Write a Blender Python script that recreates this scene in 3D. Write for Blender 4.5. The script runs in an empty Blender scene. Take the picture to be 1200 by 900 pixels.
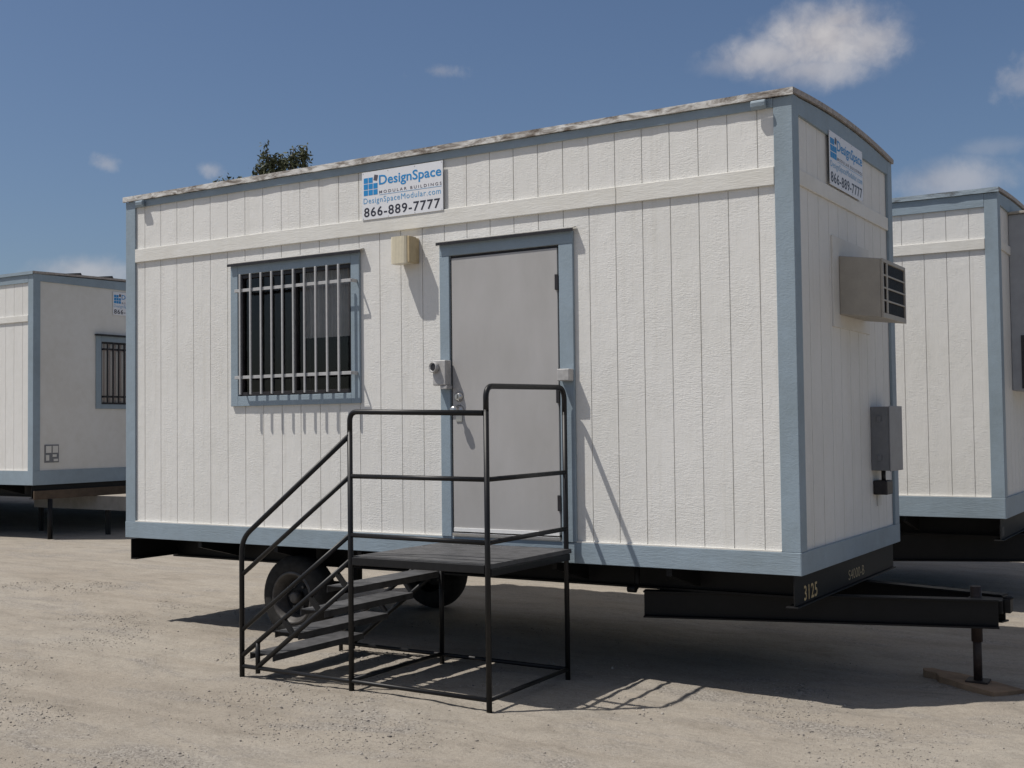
import bpy, bmesh, math, random
import numpy as np
from mathutils import Vector, Matrix
random.seed(7); rng = np.random.default_rng(11)
R = math.radians
S = bpy.context.scene
COL = S.collection

# ------------------------------------------------------------------ materials
def newmat(name):
    m = bpy.data.materials.new(name); m.use_nodes = True
    nt = m.node_tree
    return m, nt, nt.nodes['Principled BSDF']

def nd(nt, typ, **kw):
    n = nt.nodes.new(typ)
    for k, v in kw.items(): setattr(n, k, v)
    return n

def lk(nt, a, b): nt.links.new(a, b)

def ramp(nt, fac, stops):
    r = nd(nt, 'ShaderNodeValToRGB'); e = r.color_ramp.elements
    while len(e) < len(stops): e.new(0.5)
    for el, (p, c) in zip(e, stops):
        el.position = p; el.color = (*c, 1) if len(c) == 3 else c
    lk(nt, fac, r.inputs[0]); return r.outputs[0]

def noise(nt, vec, scale, detail=4, rough=.55, dist=0):
    n = nd(nt, 'ShaderNodeTexNoise'); n.inputs['Scale'].default_value = scale
    n.inputs['Detail'].default_value = detail; n.inputs['Roughness'].default_value = rough
    n.inputs['Distortion'].default_value = dist
    lk(nt, vec, n.inputs['Vector']); return n.outputs['Fac']

def objvec(nt, scale=(1, 1, 1)):
    tc = nd(nt, 'ShaderNodeTexCoord'); mp = nd(nt, 'ShaderNodeMapping')
    mp.inputs['Scale'].default_value = scale
    lk(nt, tc.outputs['Object'], mp.inputs['Vector']); return mp.outputs[0]

def mixc(nt, fac, a, b, mode='MIX'):
    m = nd(nt, 'ShaderNodeMix', data_type='RGBA', blend_type=mode)
    for s, v in ((m.inputs[0], fac), (m.inputs[6], a), (m.inputs[7], b)):
        if hasattr(v, 'type') and hasattr(v, 'links'): lk(nt, v, s)
        elif isinstance(v, (int, float)): s.default_value = v
        else: s.default_value = (*v, 1)
    return m.outputs[2]

def math_(nt, op, a, b=None, c=None, clamp=False):
    m = nd(nt, 'ShaderNodeMath', operation=op); m.use_clamp = clamp
    for i, v in enumerate((a, b, c)):
        if v is None: continue
        if hasattr(v, 'links'): lk(nt, v, m.inputs[i])
        else: m.inputs[i].default_value = v
    return m.outputs[0]

def bump(nt, bsdf, h, strength, dist):
    b = nd(nt, 'ShaderNodeBump'); b.inputs['Strength'].default_value = strength
    b.inputs['Distance'].default_value = dist
    lk(nt, h, b.inputs['Height']); lk(nt, b.outputs[0], bsdf.inputs['Normal'])

def painted_wood(name, col, along, rough=.6, bstr=.5, dirt=.10, wave=True):
    """rough sawn painted board; 'along' is the grain axis"""
    m, nt, b = newmat(name)
    sc = {'z': (42, 42, 9), 'x': (7, 46, 46), 'y': (46, 7, 46)}[along]
    v = objvec(nt, sc); v1 = objvec(nt)
    g = noise(nt, v, 1.0, 5, .6, 1.2)
    w = noise(nt, objvec(nt, {'z': (16, 16, 30), 'x': (6, 40, 40), 'y': (40, 6, 40)}[along]), 1.0, 3, .5, 2.5)
    h = math_(nt, 'ADD', math_(nt, 'MULTIPLY', g, .6), math_(nt, 'MULTIPLY', w, .7))
    big = noise(nt, v1, 1.3, 4, .6)
    fine = noise(nt, v1, 9, 5, .7)
    d = math_(nt, 'ADD', math_(nt, 'MULTIPLY', big, .6), math_(nt, 'MULTIPLY', fine, .4))
    lo = tuple(c * (1 - dirt * 1.6) * k for c, k in zip(col, (1, .985, .95)))
    hi = tuple(min(1, c * (1 + dirt * .25)) for c in col)
    lk(nt, ramp(nt, d, [(.32, lo), (.6, hi)]), b.inputs['Base Color'])
    b.inputs['Roughness'].default_value = rough
    b.inputs['Specular IOR Level'].default_value = .3
    bump(nt, b, h, bstr, .006)
    return m

def plain(name, col, rough=.5, metal=0, var=.12, scale=14, bstr=.08, spec=.4):
    m, nt, b = newmat(name)
    v = objvec(nt); n = noise(nt, v, scale, 5, .65)
    lk(nt, ramp(nt, n, [(.3, tuple(c * (1 - var) for c in col)), (.7, tuple(min(1, c * (1 + var)) for c in col))]), b.inputs['Base Color'])
    b.inputs['Roughness'].default_value = rough; b.inputs['Metallic'].default_value = metal
    b.inputs['Specular IOR Level'].default_value = spec
    if bstr: bump(nt, b, noise(nt, v, scale * 6, 3), bstr, .002)
    return m

WHITE = (.71, .70, .665); BLUE = (.268, .333, .388)
M = {}
def mk_siding():
    """painted rough sawn board: fine cross ripples in drifting patches over an upright grain"""
    m, nt, b = newmat('white siding paint')
    rip = noise(nt, objvec(nt, (17, 17, 85)), 1.0, 3, .55, 1.6)
    gra = noise(nt, objvec(nt, (75, 75, 6)), 1.0, 4, .6, .8)
    swirl = noise(nt, objvec(nt, (24, 24, 20)), 1.0, 2, .5, 3.0)
    patch = noise(nt, objvec(nt, (5, 5, 2.2)), 1.0, 3, .6)
    pm = ramp(nt, patch, [(.38, (.35, .35, .35)), (.60, (1, 1, 1))])
    h = math_(nt, 'ADD', math_(nt, 'MULTIPLY', rip, pm), math_(nt, 'MULTIPLY', gra, .35))
    h = math_(nt, 'ADD', h, math_(nt, 'MULTIPLY', math_(nt, 'MULTIPLY', swirl, .55), pm))
    v1 = objvec(nt)
    d = math_(nt, 'ADD', math_(nt, 'MULTIPLY', noise(nt, objvec(nt, (1.2, 1.2, .7)), 1.0, 4, .6), .6), math_(nt, 'MULTIPLY', noise(nt, v1, 11, 5, .7), .4))
    c = ramp(nt, d, [(.30, (.655, .645, .61)), (.6, (.725, .715, .69))])
    st = noise(nt, objvec(nt, (26, 26, .8)), 1.0, 3, .6)
    c = mixc(nt, .5, c, ramp(nt, st, [(.30, (.90, .89, .87)), (.45, (1, 1, 1))]), 'MULTIPLY')
    lk(nt, c, b.inputs['Base Color']); b.inputs['Roughness'].default_value = .6
    b.inputs['Specular IOR Level'].default_value = .3
    bump(nt, b, h, .5, .006)
    return m
M['siding'] = mk_siding()
M['batten'] = painted_wood('white batten paint', WHITE, 'x', .62, .35, .07)
M['batten_side'] = painted_wood('white batten paint side', WHITE, 'y', .62, .35, .07)
M['panel'] = painted_wood('smooth white wall panel', (.66, .65, .62), 'z', .6, .10, .06)
M['blue_x'] = painted_wood('blue trim grain lengthwise', BLUE, 'x', .55, .42, .10)
M['blue_y'] = painted_wood('blue trim grain across', BLUE, 'y', .55, .4, .10)
M['blue_z'] = painted_wood('blue trim grain upright', BLUE, 'z', .55, .35, .10)
M['black'] = plain('black chassis paint', (.0045, .0045, .005), .6, 0, .3, 9, .15, .3)
M['rail'] = plain('black satin rail paint', (.007, .007, .008), .45, 0, .35, 20, .12, .35)
M['bar'] = plain('pale grey bar paint', (.43, .43, .43), .5, 0, .1, 30)
M['capdark'] = plain('dark drip cap metal', (.022, .02, .022), .45, 0, .3, 20)
M['caplit'] = plain('cap metal coloured sunlit', (.45, .44, .42), .5, .2, .2, 30)  # pale tone paints the sunlight on the cap tops
M['rubber'] = plain('tyre rubber', (.028, .027, .0255), .92, 0, .3, 18, .2, .2)
M['rim'] = plain('dull wheel steel', (.075, .07, .066), .5, .3, .35, 16)
M['sweep'] = plain('white vinyl sweep', (.75, .75, .74), .35, 0, .05, 20)
M['steel'] = plain('brushed steel', (.55, .54, .52), .28, .9, .1, 30)
M['lockgrey'] = plain('grey cast metal', (.42, .41, .40), .5, .1, .15, 30)
M['acbeige'] = plain('beige enamel', (.36, .33, .285), .5, 0, .09, 8)
M['acdark'] = plain('dark grille fins', (.05, .046, .05), .6, 0, .2, 30)
M['greybox'] = plain('grey enamel box', (.17, .175, .185), .5, 0, .12, 12)
M['greyhvac'] = plain('blue grey enamel', (.34, .35, .37), .5, 0, .1, 6)
M['lampbeige'] = plain('beige lamp body', (.44, .35, .21), .5, 0, .1, 20)
M['lens'] = plain('yellowed ribbed lens', (.63, .57, .43), .3, 0, .06, 24)
M['sign'] = plain('white sign enamel', (.72, .73, .76), .4, 0, .03, 6, 0)
M['signblue'] = plain('sign blue ink', (.02, .24, .55), .45, 0, .05, 12, 0)
M['signpale'] = plain('sign pale blue ink', (.10, .33, .58), .45, 0, .05, 12, 0)
M['signdark'] = plain('sign dark ink', (.03, .03, .045), .45, 0, .05, 12, 0)
M['signgrey'] = plain('sign grey ink', (.10, .09, .11), .45, 0, .05, 12, 0)
M['stencil'] = plain('yellowed stencil paint', (.42, .33, .18), .6, 0, .3, 60, 0)
M['stencilfade'] = plain('faded stencil paint', (.40, .32, .19), .7, 0, .4, 60, 0)
M['wood'] = painted_wood('weathered brown timber', (.10, .072, .05), 'y', .8, .5, .3)
M['plank'] = painted_wood('stained plank', (.28, .19, .12), 'x', .85, .6, .35)
M['palebeam'] = painted_wood('pale weathered beam', (.26, .25, .235), 'x', .8, .3, .2)
M['tread'] = plain('worn black tread plate', (.062, .062, .065), .55, .05, .5, 9, .3, .5)
M['bark'] = plain('grey brown bark', (.10, .08, .065), .9, 0, .3, 10, .6, .2)
M['curtain'] = plain('grey brown curtain', (.70, .68, .66), .9, 0, .1, 10, 0, .1)
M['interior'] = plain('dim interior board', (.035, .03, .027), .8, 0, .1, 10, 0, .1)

def mk_door():
    m, nt, b = newmat('grey door paint'); v = objvec(nt)
    n = noise(nt, objvec(nt, (3, 3, 1.2)), 1.2, 5, .6)
    lk(nt, ramp(nt, n, [(.3, (.365, .355, .345)), (.7, (.42, .41, .405))]), b.inputs['Base Color'])
    b.inputs['Roughness'].default_value = .5
    bump(nt, b, noise(nt, v, 4, 3), .12, .01)
    return m
M['door'] = mk_door()

def mk_peel():
    m, nt, b = newmat('peeling roof edge paint')
    v = objvec(nt, (5, 5, 18)); n = noise(nt, v, 1.0, 7, .72, .6)
    n2 = noise(nt, objvec(nt, (1.1, 1.1, 1.1)), 1.0, 2)
    s = math_(nt, 'ADD', n, math_(nt, 'MULTIPLY', math_(nt, 'SUBTRACT', n2, .5), .35))
    c = ramp(nt, s, [(.36, (.10, .075, .055)), (.45, (.26, .235, .21)), (.51, (.45, .435, .41)), (.60, (.66, .65, .625))])
    lk(nt, c, b.inputs['Base Color']); b.inputs['Roughness'].default_value = .7
    bump(nt, b, n, .6, .006); return m
M['peel'] = mk_peel()

def mk_peelblue():
    m, nt, b = newmat('flaking blue roof edge')
    v = objvec(nt, (5, 5, 18)); n = noise(nt, v, 1.0, 7, .72, .6)
    c = ramp(nt, n, [(.40, (.11, .12, .13)), (.48, (.22, .27, .31)), (.60, (.30, .36, .41)), (.68, (.5, .5, .5))])
    lk(nt, c, b.inputs['Base Color']); b.inputs['Roughness'].default_value = .65
    bump(nt, b, n, .5, .006); return m
M['peelblue'] = mk_peelblue()

def mk_roof():
    m, nt, b = newmat('white roof coating'); v = objvec(nt)
    n = noise(nt, v, 2, 6, .65)
    lk(nt, ramp(nt, n, [(.35, (.45, .43, .40)), (.6, (.62, .61, .58))]), b.inputs['Base Color'])
    b.inputs['Roughness'].default_value = .75; return m
M['roof'] = mk_roof()
M['endedge'] = plain('weathered grey roof edge', (.33, .30, .28), .7, 0, .35, 30)

def mk_glass():
    m, nt, b = newmat('dark window glass')
    out = nt.nodes['Material Output']; nt.nodes.remove(b)
    tr = nd(nt, 'ShaderNodeBsdfTransparent'); tr.inputs[0].default_value = (.80, .80, .80, 1)
    gl = nd(nt, 'ShaderNodeBsdfGlossy'); gl.inputs['Roughness'].default_value = .02
    gl.inputs['Color'].default_value = (.9, .9, .9, 1)
    fr = nd(nt, 'ShaderNodeFresnel'); fr.inputs[0].default_value = 1.45
    mx = nd(nt, 'ShaderNodeMixShader')
    lk(nt, fr.outputs[0], mx.inputs[0]); lk(nt, tr.outputs[0], mx.inputs[1]); lk(nt, gl.outputs[0], mx.inputs[2])
    lk(nt, mx.outputs[0], out.inputs[0]); return m
M['glass'] = mk_glass()

def mk_ground():
    m, nt, b = newmat('pale dusty dirt')
    v = objvec(nt)
    big = noise(nt, objvec(nt, (.35, .9, 1)), 1.0, 4, .6, .6)
    mid = noise(nt, objvec(nt, (1.3, 2.6, 1)), 1.6, 6, .65, .4)
    fine = noise(nt, v, 34, 6, .75)
    grit = noise(nt, v, 150, 3, .7)
    base = ramp(nt, big, [(.30, (.288, .255, .214)), (.5, (.33, .297, .253)), (.7, (.362, .331, .286))])
    base = mixc(nt, .5, base, ramp(nt, mid, [(.32, (.70, .69, .68)), (.5, (1, 1, 1)), (.68, (1.07, 1.05, 1.03))]), 'MULTIPLY')
    base = mixc(nt, .5, base, ramp(nt, fine, [(.3, (.64, .62, .60)), (.5, (1, 1, 1)), (.72, (1.2, 1.19, 1.17))]), 'MULTIPLY')
    base = mixc(nt, .5, base, ramp(nt, grit, [(.3, (.5, .49, .48)), (.5, (1, 1, 1)), (.7, (1.28, 1.27, 1.25))]), 'MULTIPLY')
    trk = noise(nt, objvec(nt, (.22, 5.5, 1)), 1.0, 4, .6, .25)
    base = mixc(nt, .5, base, ramp(nt, trk, [(.34, (.84, .83, .82)), (.46, (1, 1, 1)), (.62, (1.05, 1.05, 1.05))]), 'MULTIPLY')
    # gravelly grey patches
    pn = noise(nt, objvec(nt, (.9, 2.0, 1)), 1.1, 5, .7, .8)
    pm = math_(nt, 'MULTIPLY', ramp(nt, pn, [(.52, (0, 0, 0)), (.66, (1, 1, 1))]), .8)
    vor = nd(nt, 'ShaderNodeTexVoronoi'); vor.inputs['Scale'].default_value = 75
    lk(nt, v, vor.inputs['Vector'])
    vr = nd(nt, 'ShaderNodeSeparateColor'); lk(nt, vor.outputs['Color'], vr.inputs[0])
    gcol = ramp(nt, vr.outputs[0], [(0, (.17, .155, .14)), (.5, (.27, .247, .22)), (1, (.37, .345, .31))])
    base = mixc(nt, pm, base, gcol)
    lk(nt, base, b.inputs['Base Color'])
    b.inputs['Roughness'].default_value = .95; b.inputs['Specular IOR Level'].default_value = .1
    h = math_(nt, 'ADD', math_(nt, 'MULTIPLY', fine, .7), math_(nt, 'MULTIPLY', grit, .22))
    h = math_(nt, 'ADD', h, math_(nt, 'ADD', math_(nt, 'MULTIPLY', mid, .9), math_(nt, 'MULTIPLY', trk, .8)))
    vh = math_(nt, 'MULTIPLY', math_(nt, 'SUBTRACT', 1.0, math_(nt, 'MULTIPLY', vor.outputs['Distance'], 1.2)), math_(nt, 'MULTIPLY', pm, .35))
    bump(nt, b, math_(nt, 'ADD', h, vh), .75, .022)
    return m
M['ground'] = mk_ground()

def mk_stone():
    m, nt, b = newmat('small loose stones')
    g = nd(nt, 'ShaderNodeNewGeometry')
    c = ramp(nt, g.outputs['Random Per Island'], [(0, (.13, .12, .115)), (.35, (.26, .235, .205)), (.75, (.33, .30, .262)), (1, (.44, .41, .375))])
    lk(nt, c, b.inputs['Base Color']); b.inputs['Roughness'].default_value = .9
    b.inputs['Specular IOR Level'].default_value = .2
    return m
M['stone'] = mk_stone()

def mk_leaf():
    m, nt, b = newmat('dark olive leaves')
    g = nd(nt, 'ShaderNodeNewGeometry')
    c = ramp(nt, g.outputs['Random Per Island'], [(0, (.055, .064, .036)), (.6, (.10, .112, .062)), (1, (.15, .15, .09))])
    lk(nt, c, b.inputs['Base Color']); b.inputs['Roughness'].default_value = .7
    b.inputs['Specular IOR Level'].default_value = .2
    return m
M['leaf'] = mk_leaf()

# ------------------------------------------------------------------ mesh building
class MB:
    def __init__(s): s.v = []; s.f = []; s.sm = []
    def add(s, vs, fs, smooth=False):
        o = len(s.v); s.v += [tuple(p) for p in vs]
        for f in fs: s.f.append(tuple(i + o for i in f)); s.sm.append(smooth)
        return s
    def box(s, x0, x1, y0, y1, z0, z1):
        v = [(x, y, z) for x in (x0, x1) for y in (y0, y1) for z in (z0, z1)]
        return s.add(v, [(0, 1, 3, 2), (4, 6, 7, 5), (0, 4, 5, 1), (2, 3, 7, 6), (0, 2, 6, 4), (1, 5, 7, 3)])
    def quad(s, a, b, c, d): return s.add([a, b, c, d], [(0, 1, 2, 3)])
    def prism(s, pts, d):
        """closed polygon (list of 3D points) swept by vector d"""
        n = len(pts); d = Vector(d); p = [Vector(q) for q in pts]
        v = p + [q + d for q in p]
        f = [tuple(range(n))[::-1], tuple(range(n, 2 * n))] + [(i, (i + 1) % n, n + (i + 1) % n, n + i) for i in range(n)]
        return s.add(v, f)
    def tube(s, path, r, seg=10, cap=True, square=False):
        P = [Vector(p) for p in path]; n = len(P)
        if isinstance(r, (int, float)): r = [r] * n
        t0 = (P[1] - P[0]).normalized()
        up = Vector((0, 0, 1)) if abs(t0.z) < .9 else Vector((0, 1, 0))
        u = t0.cross(up).normalized(); vs = []; pt = t0
        for i in range(n):
            if i == 0: t = (P[1] - P[0]).normalized()
            elif i == n - 1: t = (P[-1] - P[-2]).normalized()
            else: t = ((P[i] - P[i - 1]).normalized() + (P[i + 1] - P[i]).normalized()).normalized()
            u = (u - t * u.dot(t)).normalized(); w = t.cross(u)
            for k in range(seg):
                a = 2 * math.pi * (k + .5) / seg
                rr = r[i] * (math.sqrt(2) if square else 1)
                vs.append(P[i] + u * (math.cos(a) * rr) + w * (math.sin(a) * rr))
        f = [(i * seg + k, i * seg + (k + 1) % seg, (i + 1) * seg + (k + 1) % seg, (i + 1) * seg + k) for i in range(n - 1) for k in range(seg)]
        s.add(vs, f, not square)
        if cap:
            o = len(s.v) - n * seg
            s.f.append(tuple(o + k for k in range(seg))[::-1]); s.sm.append(False)
            s.f.append(tuple(o + (n - 1) * seg + k for k in range(seg))); s.sm.append(False)
        return s
    def lathe(s, c, axis, prof, seg=40, smooth=True, cap=True):
        """prof: list of (along axis, radius)"""
        c = Vector(c); ax = Vector(axis).normalized()
        u = ax.orthogonal().normalized(); w = ax.cross(u); vs = []
        for a, r in prof:
            for k in range(seg):
                t = 2 * math.pi * k / seg
                vs.append(c + ax * a + u * (r * math.cos(t)) + w * (r * math.sin(t)))
        n = len(prof)
        f = [(i * seg + k, i * seg + (k + 1) % seg, (i + 1) * seg + (k + 1) % seg, (i + 1) * seg + k) for i in range(n - 1) for k in range(seg)]
        s.add(vs, f, smooth)
        if not cap: return s
        o = len(s.v) - n * seg
        s.f.append(tuple(o + k for k in range(seg))[::-1]); s.sm.append(False)
        s.f.append(tuple(o + (n - 1) * seg + k for k in range(seg))); s.sm.append(False)
        return s
    def build(s, name, mat, parent=None, bevel=0, seg=2, label=None):
        me = bpy.data.meshes.new(name); me.from_pydata(s.v, [], s.f); me.update()
        me.polygons.foreach_set('use_smooth', s.sm)
        me.materials.append(M[mat] if isinstance(mat, str) else mat)
        bm = bmesh.new(); bm.from_mesh(me); bmesh.ops.recalc_face_normals(bm, faces=bm.faces); bm.to_mesh(me); bm.free()
        o = bpy.data.objects.new(name, me); COL.objects.link(o)
        if parent: o.parent = parent
        if bevel:
            b = o.modifiers.new('edge', 'BEVEL'); b.width = bevel; b.segments = seg
            b.limit_method = 'ANGLE'; b.angle_limit = R(40)
        if label: o['label'] = label
        return o

def tag(o, label=None, cat=None, group=None, kind=None):
    for k, v in (('label', label), ('category', cat), ('group', group), ('kind', kind)):
        if v: o[k] = v
    return o

def empty(name, loc, rz=0):
    o = bpy.data.objects.new(name, None); COL.objects.link(o)
    o.location = loc; o.rotation_euler = (0, 0, rz); o.empty_display_size = .3
    return o

def copy_tree(o, parent=None):
    c = o.copy(); COL.objects.link(c); c.parent = parent
    for ch in list(o.children): copy_tree(ch, c)
    return c

def bend(pts, rad, n=6):
    """round the inner corners of a polyline"""
    P = [Vector(p) for p in pts]; out = [P[0]]
    for i in range(1, len(P) - 1):
        a = (P[i - 1] - P[i]); b = (P[i + 1] - P[i])
        r = min(rad, a.length * .49, b.length * .49)
        p0 = P[i] + a.normalized() * r; p1 = P[i] + b.normalized() * r
        for k in range(n + 1):
            t = k / n
            out.append(p0 * (1 - t) ** 2 + P[i] * 2 * t * (1 - t) + p1 * t ** 2)
    out.append(P[-1]); return out

def textmesh(s, width, height, x, z, mat, parent, name, y=0, bold=.0, space=1.0, align=None):
    """lettering in the local xz plane, fitted to a width and height, facing -y"""
    cu = bpy.data.curves.new(name, 'FONT'); cu.body = s; cu.offset = bold; cu.space_character = space
    cu.resolution_u = 3
    t = bpy.data.objects.new(name, cu); COL.objects.link(t)
    dg = bpy.context.evaluated_depsgraph_get(); me = bpy.data.meshes.new_from_object(t.evaluated_get(dg))
    bpy.data.objects.remove(t); bpy.data.curves.remove(cu)
    co = np.empty(len(me.vertices) * 3); me.vertices.foreach_get('co', co); co = co.reshape(-1, 3)
    a = co.min(0); b = co.max(0)
    X = x + (co[:, 0] - a[0]) / (b[0] - a[0]) * width
    Z = z + (co[:, 1] - a[1]) / (b[1] - a[1]) * height
    me.vertices.foreach_set('co', np.stack([X, np.full_like(X, y), Z], 1).ravel())
    me.materials.clear(); me.materials.append(M[mat])
    o = bpy.data.objects.new(name, me); COL.objects.link(o); o.parent = parent
    return o

def siding(mb, mp, u0, u1, z0, z1, grooves, openings=(), gw=.0065, gd=.007):
    """grooved board wall; mp(u, depth, z) gives a 3D point, depth grows inward"""
    cuts = {u0, u1}
    gs = [g for g in grooves if u0 + gw < g < u1 - gw]
    for g in gs: cuts |= {g - gw / 2, g + gw / 2}
    for a, b, c, d in openings: cuts |= {a, b}
    cuts = sorted(cuts)
    ivs = []
    for a, b in zip(cuts, cuts[1:]):
        m = (a + b) / 2; d = gd if any(abs(m - g) < gw / 2 for g in gs) else 0
        zr = [(z0, z1)]
        for oa, ob, oc, od in openings:
            if oa < m < ob:
                nz = []
                for p, q in zr:
                    if od <= p or oc >= q: nz.append((p, q)); continue
                    if oc > p: nz.append((p, oc))
                    if od < q: nz.append((od, q))
                zr = nz
        ivs.append((a, b, d, zr))
        for p, q in zr: mb.quad(mp(a, d, p), mp(b, d, p), mp(b, d, q), mp(a, d, q))
    for i in range(len(ivs) - 1):
        A, B = ivs[i], ivs[i + 1]
        if A[2] != B[2]:
            zr = A[3] if A[2] else B[3]
            for p, q in zr: mb.quad(mp(A[1], 0, p), mp(A[1], gd, p), mp(A[1], gd, q), mp(A[1], 0, q))

# ------------------------------------------------------------------ ground
def smooth(a, b, x):
    t = np.clip((x - a) / (b - a), 0, 1); return t * t * (3 - 2 * t)
_tab = rng.random((257, 257))
def vnoise(x, y, sc, off=0):
    x = (np.asarray(x) * sc + 37.3 + off) % 256; y = (np.asarray(y) * sc + 91.7 + off * 1.7) % 256
    i = np.floor(x).astype(int); j = np.floor(y).astype(int); fx = x - i; fy = y - j
    fx = fx * fx * (3 - 2 * fx); fy = fy * fy * (3 - 2 * fy)
    i2 = i + 1; j2 = j + 1
    return (_tab[i, j] * (1 - fx) * (1 - fy) + _tab[i2, j] * fx * (1 - fy) + _tab[i, j2] * (1 - fx) * fy + _tab[i2, j2] * fx * fy) - .5
def gh(x, y):
    x = np.asarray(x, float); y = np.asarray(y, float)
    h = np.interp(x, [-12, -6.5, -3, 0, 2, 4, 5.2, 6.4, 9], [.12, .12, .075, .028, .012, 0, -.014, -.048, -.05])
    h = h + .022 * vnoise(x, y, .8) + .014 * vnoise(x, y, 2.1, 5) + .010 * vnoise(x, y, 5.3, 9) + .007 * vnoise(x, y, 13, 3) + .005 * vnoise(x, y, 31, 8)
    return h

def axis_lines(lo, hi, step, far):
    a = list(np.arange(lo, hi, step)); s = step; p = a[-1]
    while p < far: s *= 1.18; p += s; a.append(p)
    s = step; p = a[0]; pre = []
    while p > -far: s *= 1.18; p -= s; pre.append(p)
    return np.array(pre[::-1] + a)
gx = axis_lines(-1.5, 8.6, .028, 1500); gy = axis_lines(-3.9, 2.4, .028, 1500)
GX, GY = np.meshgrid(gx, gy, indexing='ij')
near = np.exp(-(np.maximum(0, np.hypot(GX - 2, GY) - 25) / 30) ** 2)
GZ = gh(GX, GY) * near
nx, ny = GX.shape
co = np.stack([GX, GY, GZ], -1).reshape(-1, 3)
idx = np.arange(nx * ny).reshape(nx, ny)
q = np.stack([idx[:-1, :-1], idx[1:, :-1], idx[1:, 1:], idx[:-1, 1:]], -1).reshape(-1, 4)
me = bpy.data.meshes.new('ground')
me.vertices.add(len(co)); me.vertices.foreach_set('co', co.ravel())
me.loops.add(q.size); me.loops.foreach_set('vertex_index', q.ravel())
me.polygons.add(len(q)); me.polygons.foreach_set('loop_start', np.arange(len(q)) * 4)
me.polygons.foreach_set('loop_total', np.full(len(q), 4))
me.update(calc_edges=True); me.polygons.foreach_set('use_smooth', np.ones(len(q), bool))
me.materials.append(M['ground'])
ground = bpy.data.objects.new('ground', me); COL.objects.link(ground)
tag(ground, 'pale dusty dirt yard with small gravel', 'ground', kind='structure')

# loose stones scattered over the yard: nobody could count them
ico_v = []; t = (1 + 5 ** .5) / 2
ico = np.array([(-1, t, 0), (1, t, 0), (-1, -t, 0), (1, -t, 0), (0, -1, t), (0, 1, t), (0, -1, -t), (0, 1, -t), (t, 0, -1), (t, 0, 1), (-t, 0, -1), (-t, 0, 1)]) / 1.9
icf = np.array([(0, 11, 5), (0, 5, 1), (0, 1, 7), (0, 7, 10), (0, 10, 11), (1, 5, 9), (5, 11, 4), (11, 10, 2), (10, 7, 6), (7, 1, 8), (3, 9, 4), (3, 4, 2), (3, 2, 6), (3, 6, 8), (3, 8, 9), (4, 9, 5), (2, 4, 11), (6, 2, 10), (8, 6, 7), (9, 8, 1)])
def stones(n):
    px = rng.uniform(-3, 8.8, n * 6); py = rng.uniform(-4.2, 1.6, n * 6)
    dens = vnoise(px, py * 1.6, 1.3, 2) + .6 * vnoise(px, py, 4.0, 6)
    keep = rng.random(n * 6) < np.clip((dens - .02) * 2.4, .035, 1)
    px = px[keep][:n]; py = py[keep][:n]; n = len(px)
    r = .0027 * np.exp(rng.normal(0, .5, n)); r = np.clip(r, .0018, .009)
    big = rng.random(n) < .004; r[big] *= 1.9
    pz = gh(px, py) + r * .25
    sc = rng.uniform(.65, 1.35, (n, 1, 3)); sc[:, :, 2] *= .75
    jit = rng.uniform(.8, 1.2, (n, 12, 1))
    a = rng.uniform(0, 6.28, n); ca, sa = np.cos(a), np.sin(a)
    V = ico[None] * sc * jit * r[:, None, None]
    X = V[..., 0] * ca[:, None] - V[..., 1] * sa[:, None]; Y = V[..., 0] * sa[:, None] + V[..., 1] * ca[:, None]
    V = np.stack([X + px[:, None], Y + py[:, None], V[..., 2] + pz[:, None]], -1).reshape(-1, 3)
    F = (icf[None] + (np.arange(n) * 12)[:, None, None]).reshape(-1, 3)
    me = bpy.data.meshes.new('gravel')
    me.vertices.add(len(V)); me.vertices.foreach_set('co', V.ravel())
    me.loops.add(F.size); me.loops.foreach_set('vertex_index', F.ravel())
    me.polygons.add(len(F)); me.polygons.foreach_set('loop_start', np.arange(len(F)) * 3)
    me.polygons.foreach_set('loop_total', np.full(len(F), 3)); me.update(calc_edges=True)
    me.materials.append(M['stone'])
    o = bpy.data.objects.new('gravel', me); COL.objects.link(o)
    tag(o, 'small loose gravel scattered over the dirt', 'gravel', kind='stuff')
stones(26000)

# ------------------------------------------------------------------ trailers
G8 = .2032
def wheel(root, x, y, out, r=.345, w=.22):
    """out = -1: outer face towards -y"""
    wr = MB().lathe((x, y, r), (0, out, 0), [(-w / 2 + .01, .19), (-w / 2, .22), (-w / 2 + .002, r - .06), (-w / 2 + .035, r - .012), (-.04, r), (.04, r), (w / 2 - .035, r - .012), (w / 2 - .002, r - .06), (w / 2, .235), (w / 2 - .012, .205)], 48, True, False).build('wheel', 'rubber', root)
    rm = MB().lathe((x, y, r), (0, out, 0), [(w / 2 - .125, .150), (w / 2 - .05, .166), (w / 2 - .03, .186), (w / 2 - .004, .194), (w / 2 + .002, .205), (w / 2 - .008, .216)], 40, True, False).build('rim', 'rim', wr)
    MB().lathe((x, y, r), (0, out, 0), [(w / 2 - .10, .05), (w / 2 - .095, .085), (w / 2 - .12, .12), (w / 2 - .118, .152)], 32).build('wheel_disc', 'black', wr)  # disc coloured black to stand in for shade inside the wheel
    hb = MB().lathe((x, y, r), (0, out, 0), [(w / 2 - .11, .05), (w / 2 - .03, .046), (w / 2 - .02, .032)], 20)
    for k in range(6):
        a = k * math.pi / 3
        hb.lathe((x + .095 * math.cos(a), y, r + .095 * math.sin(a)), (0, out, 0), [(w / 2 - .13, .013), (w / 2 - .085, .012)], 6, False)
    hb.build('hub', 'rim', wr)

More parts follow.
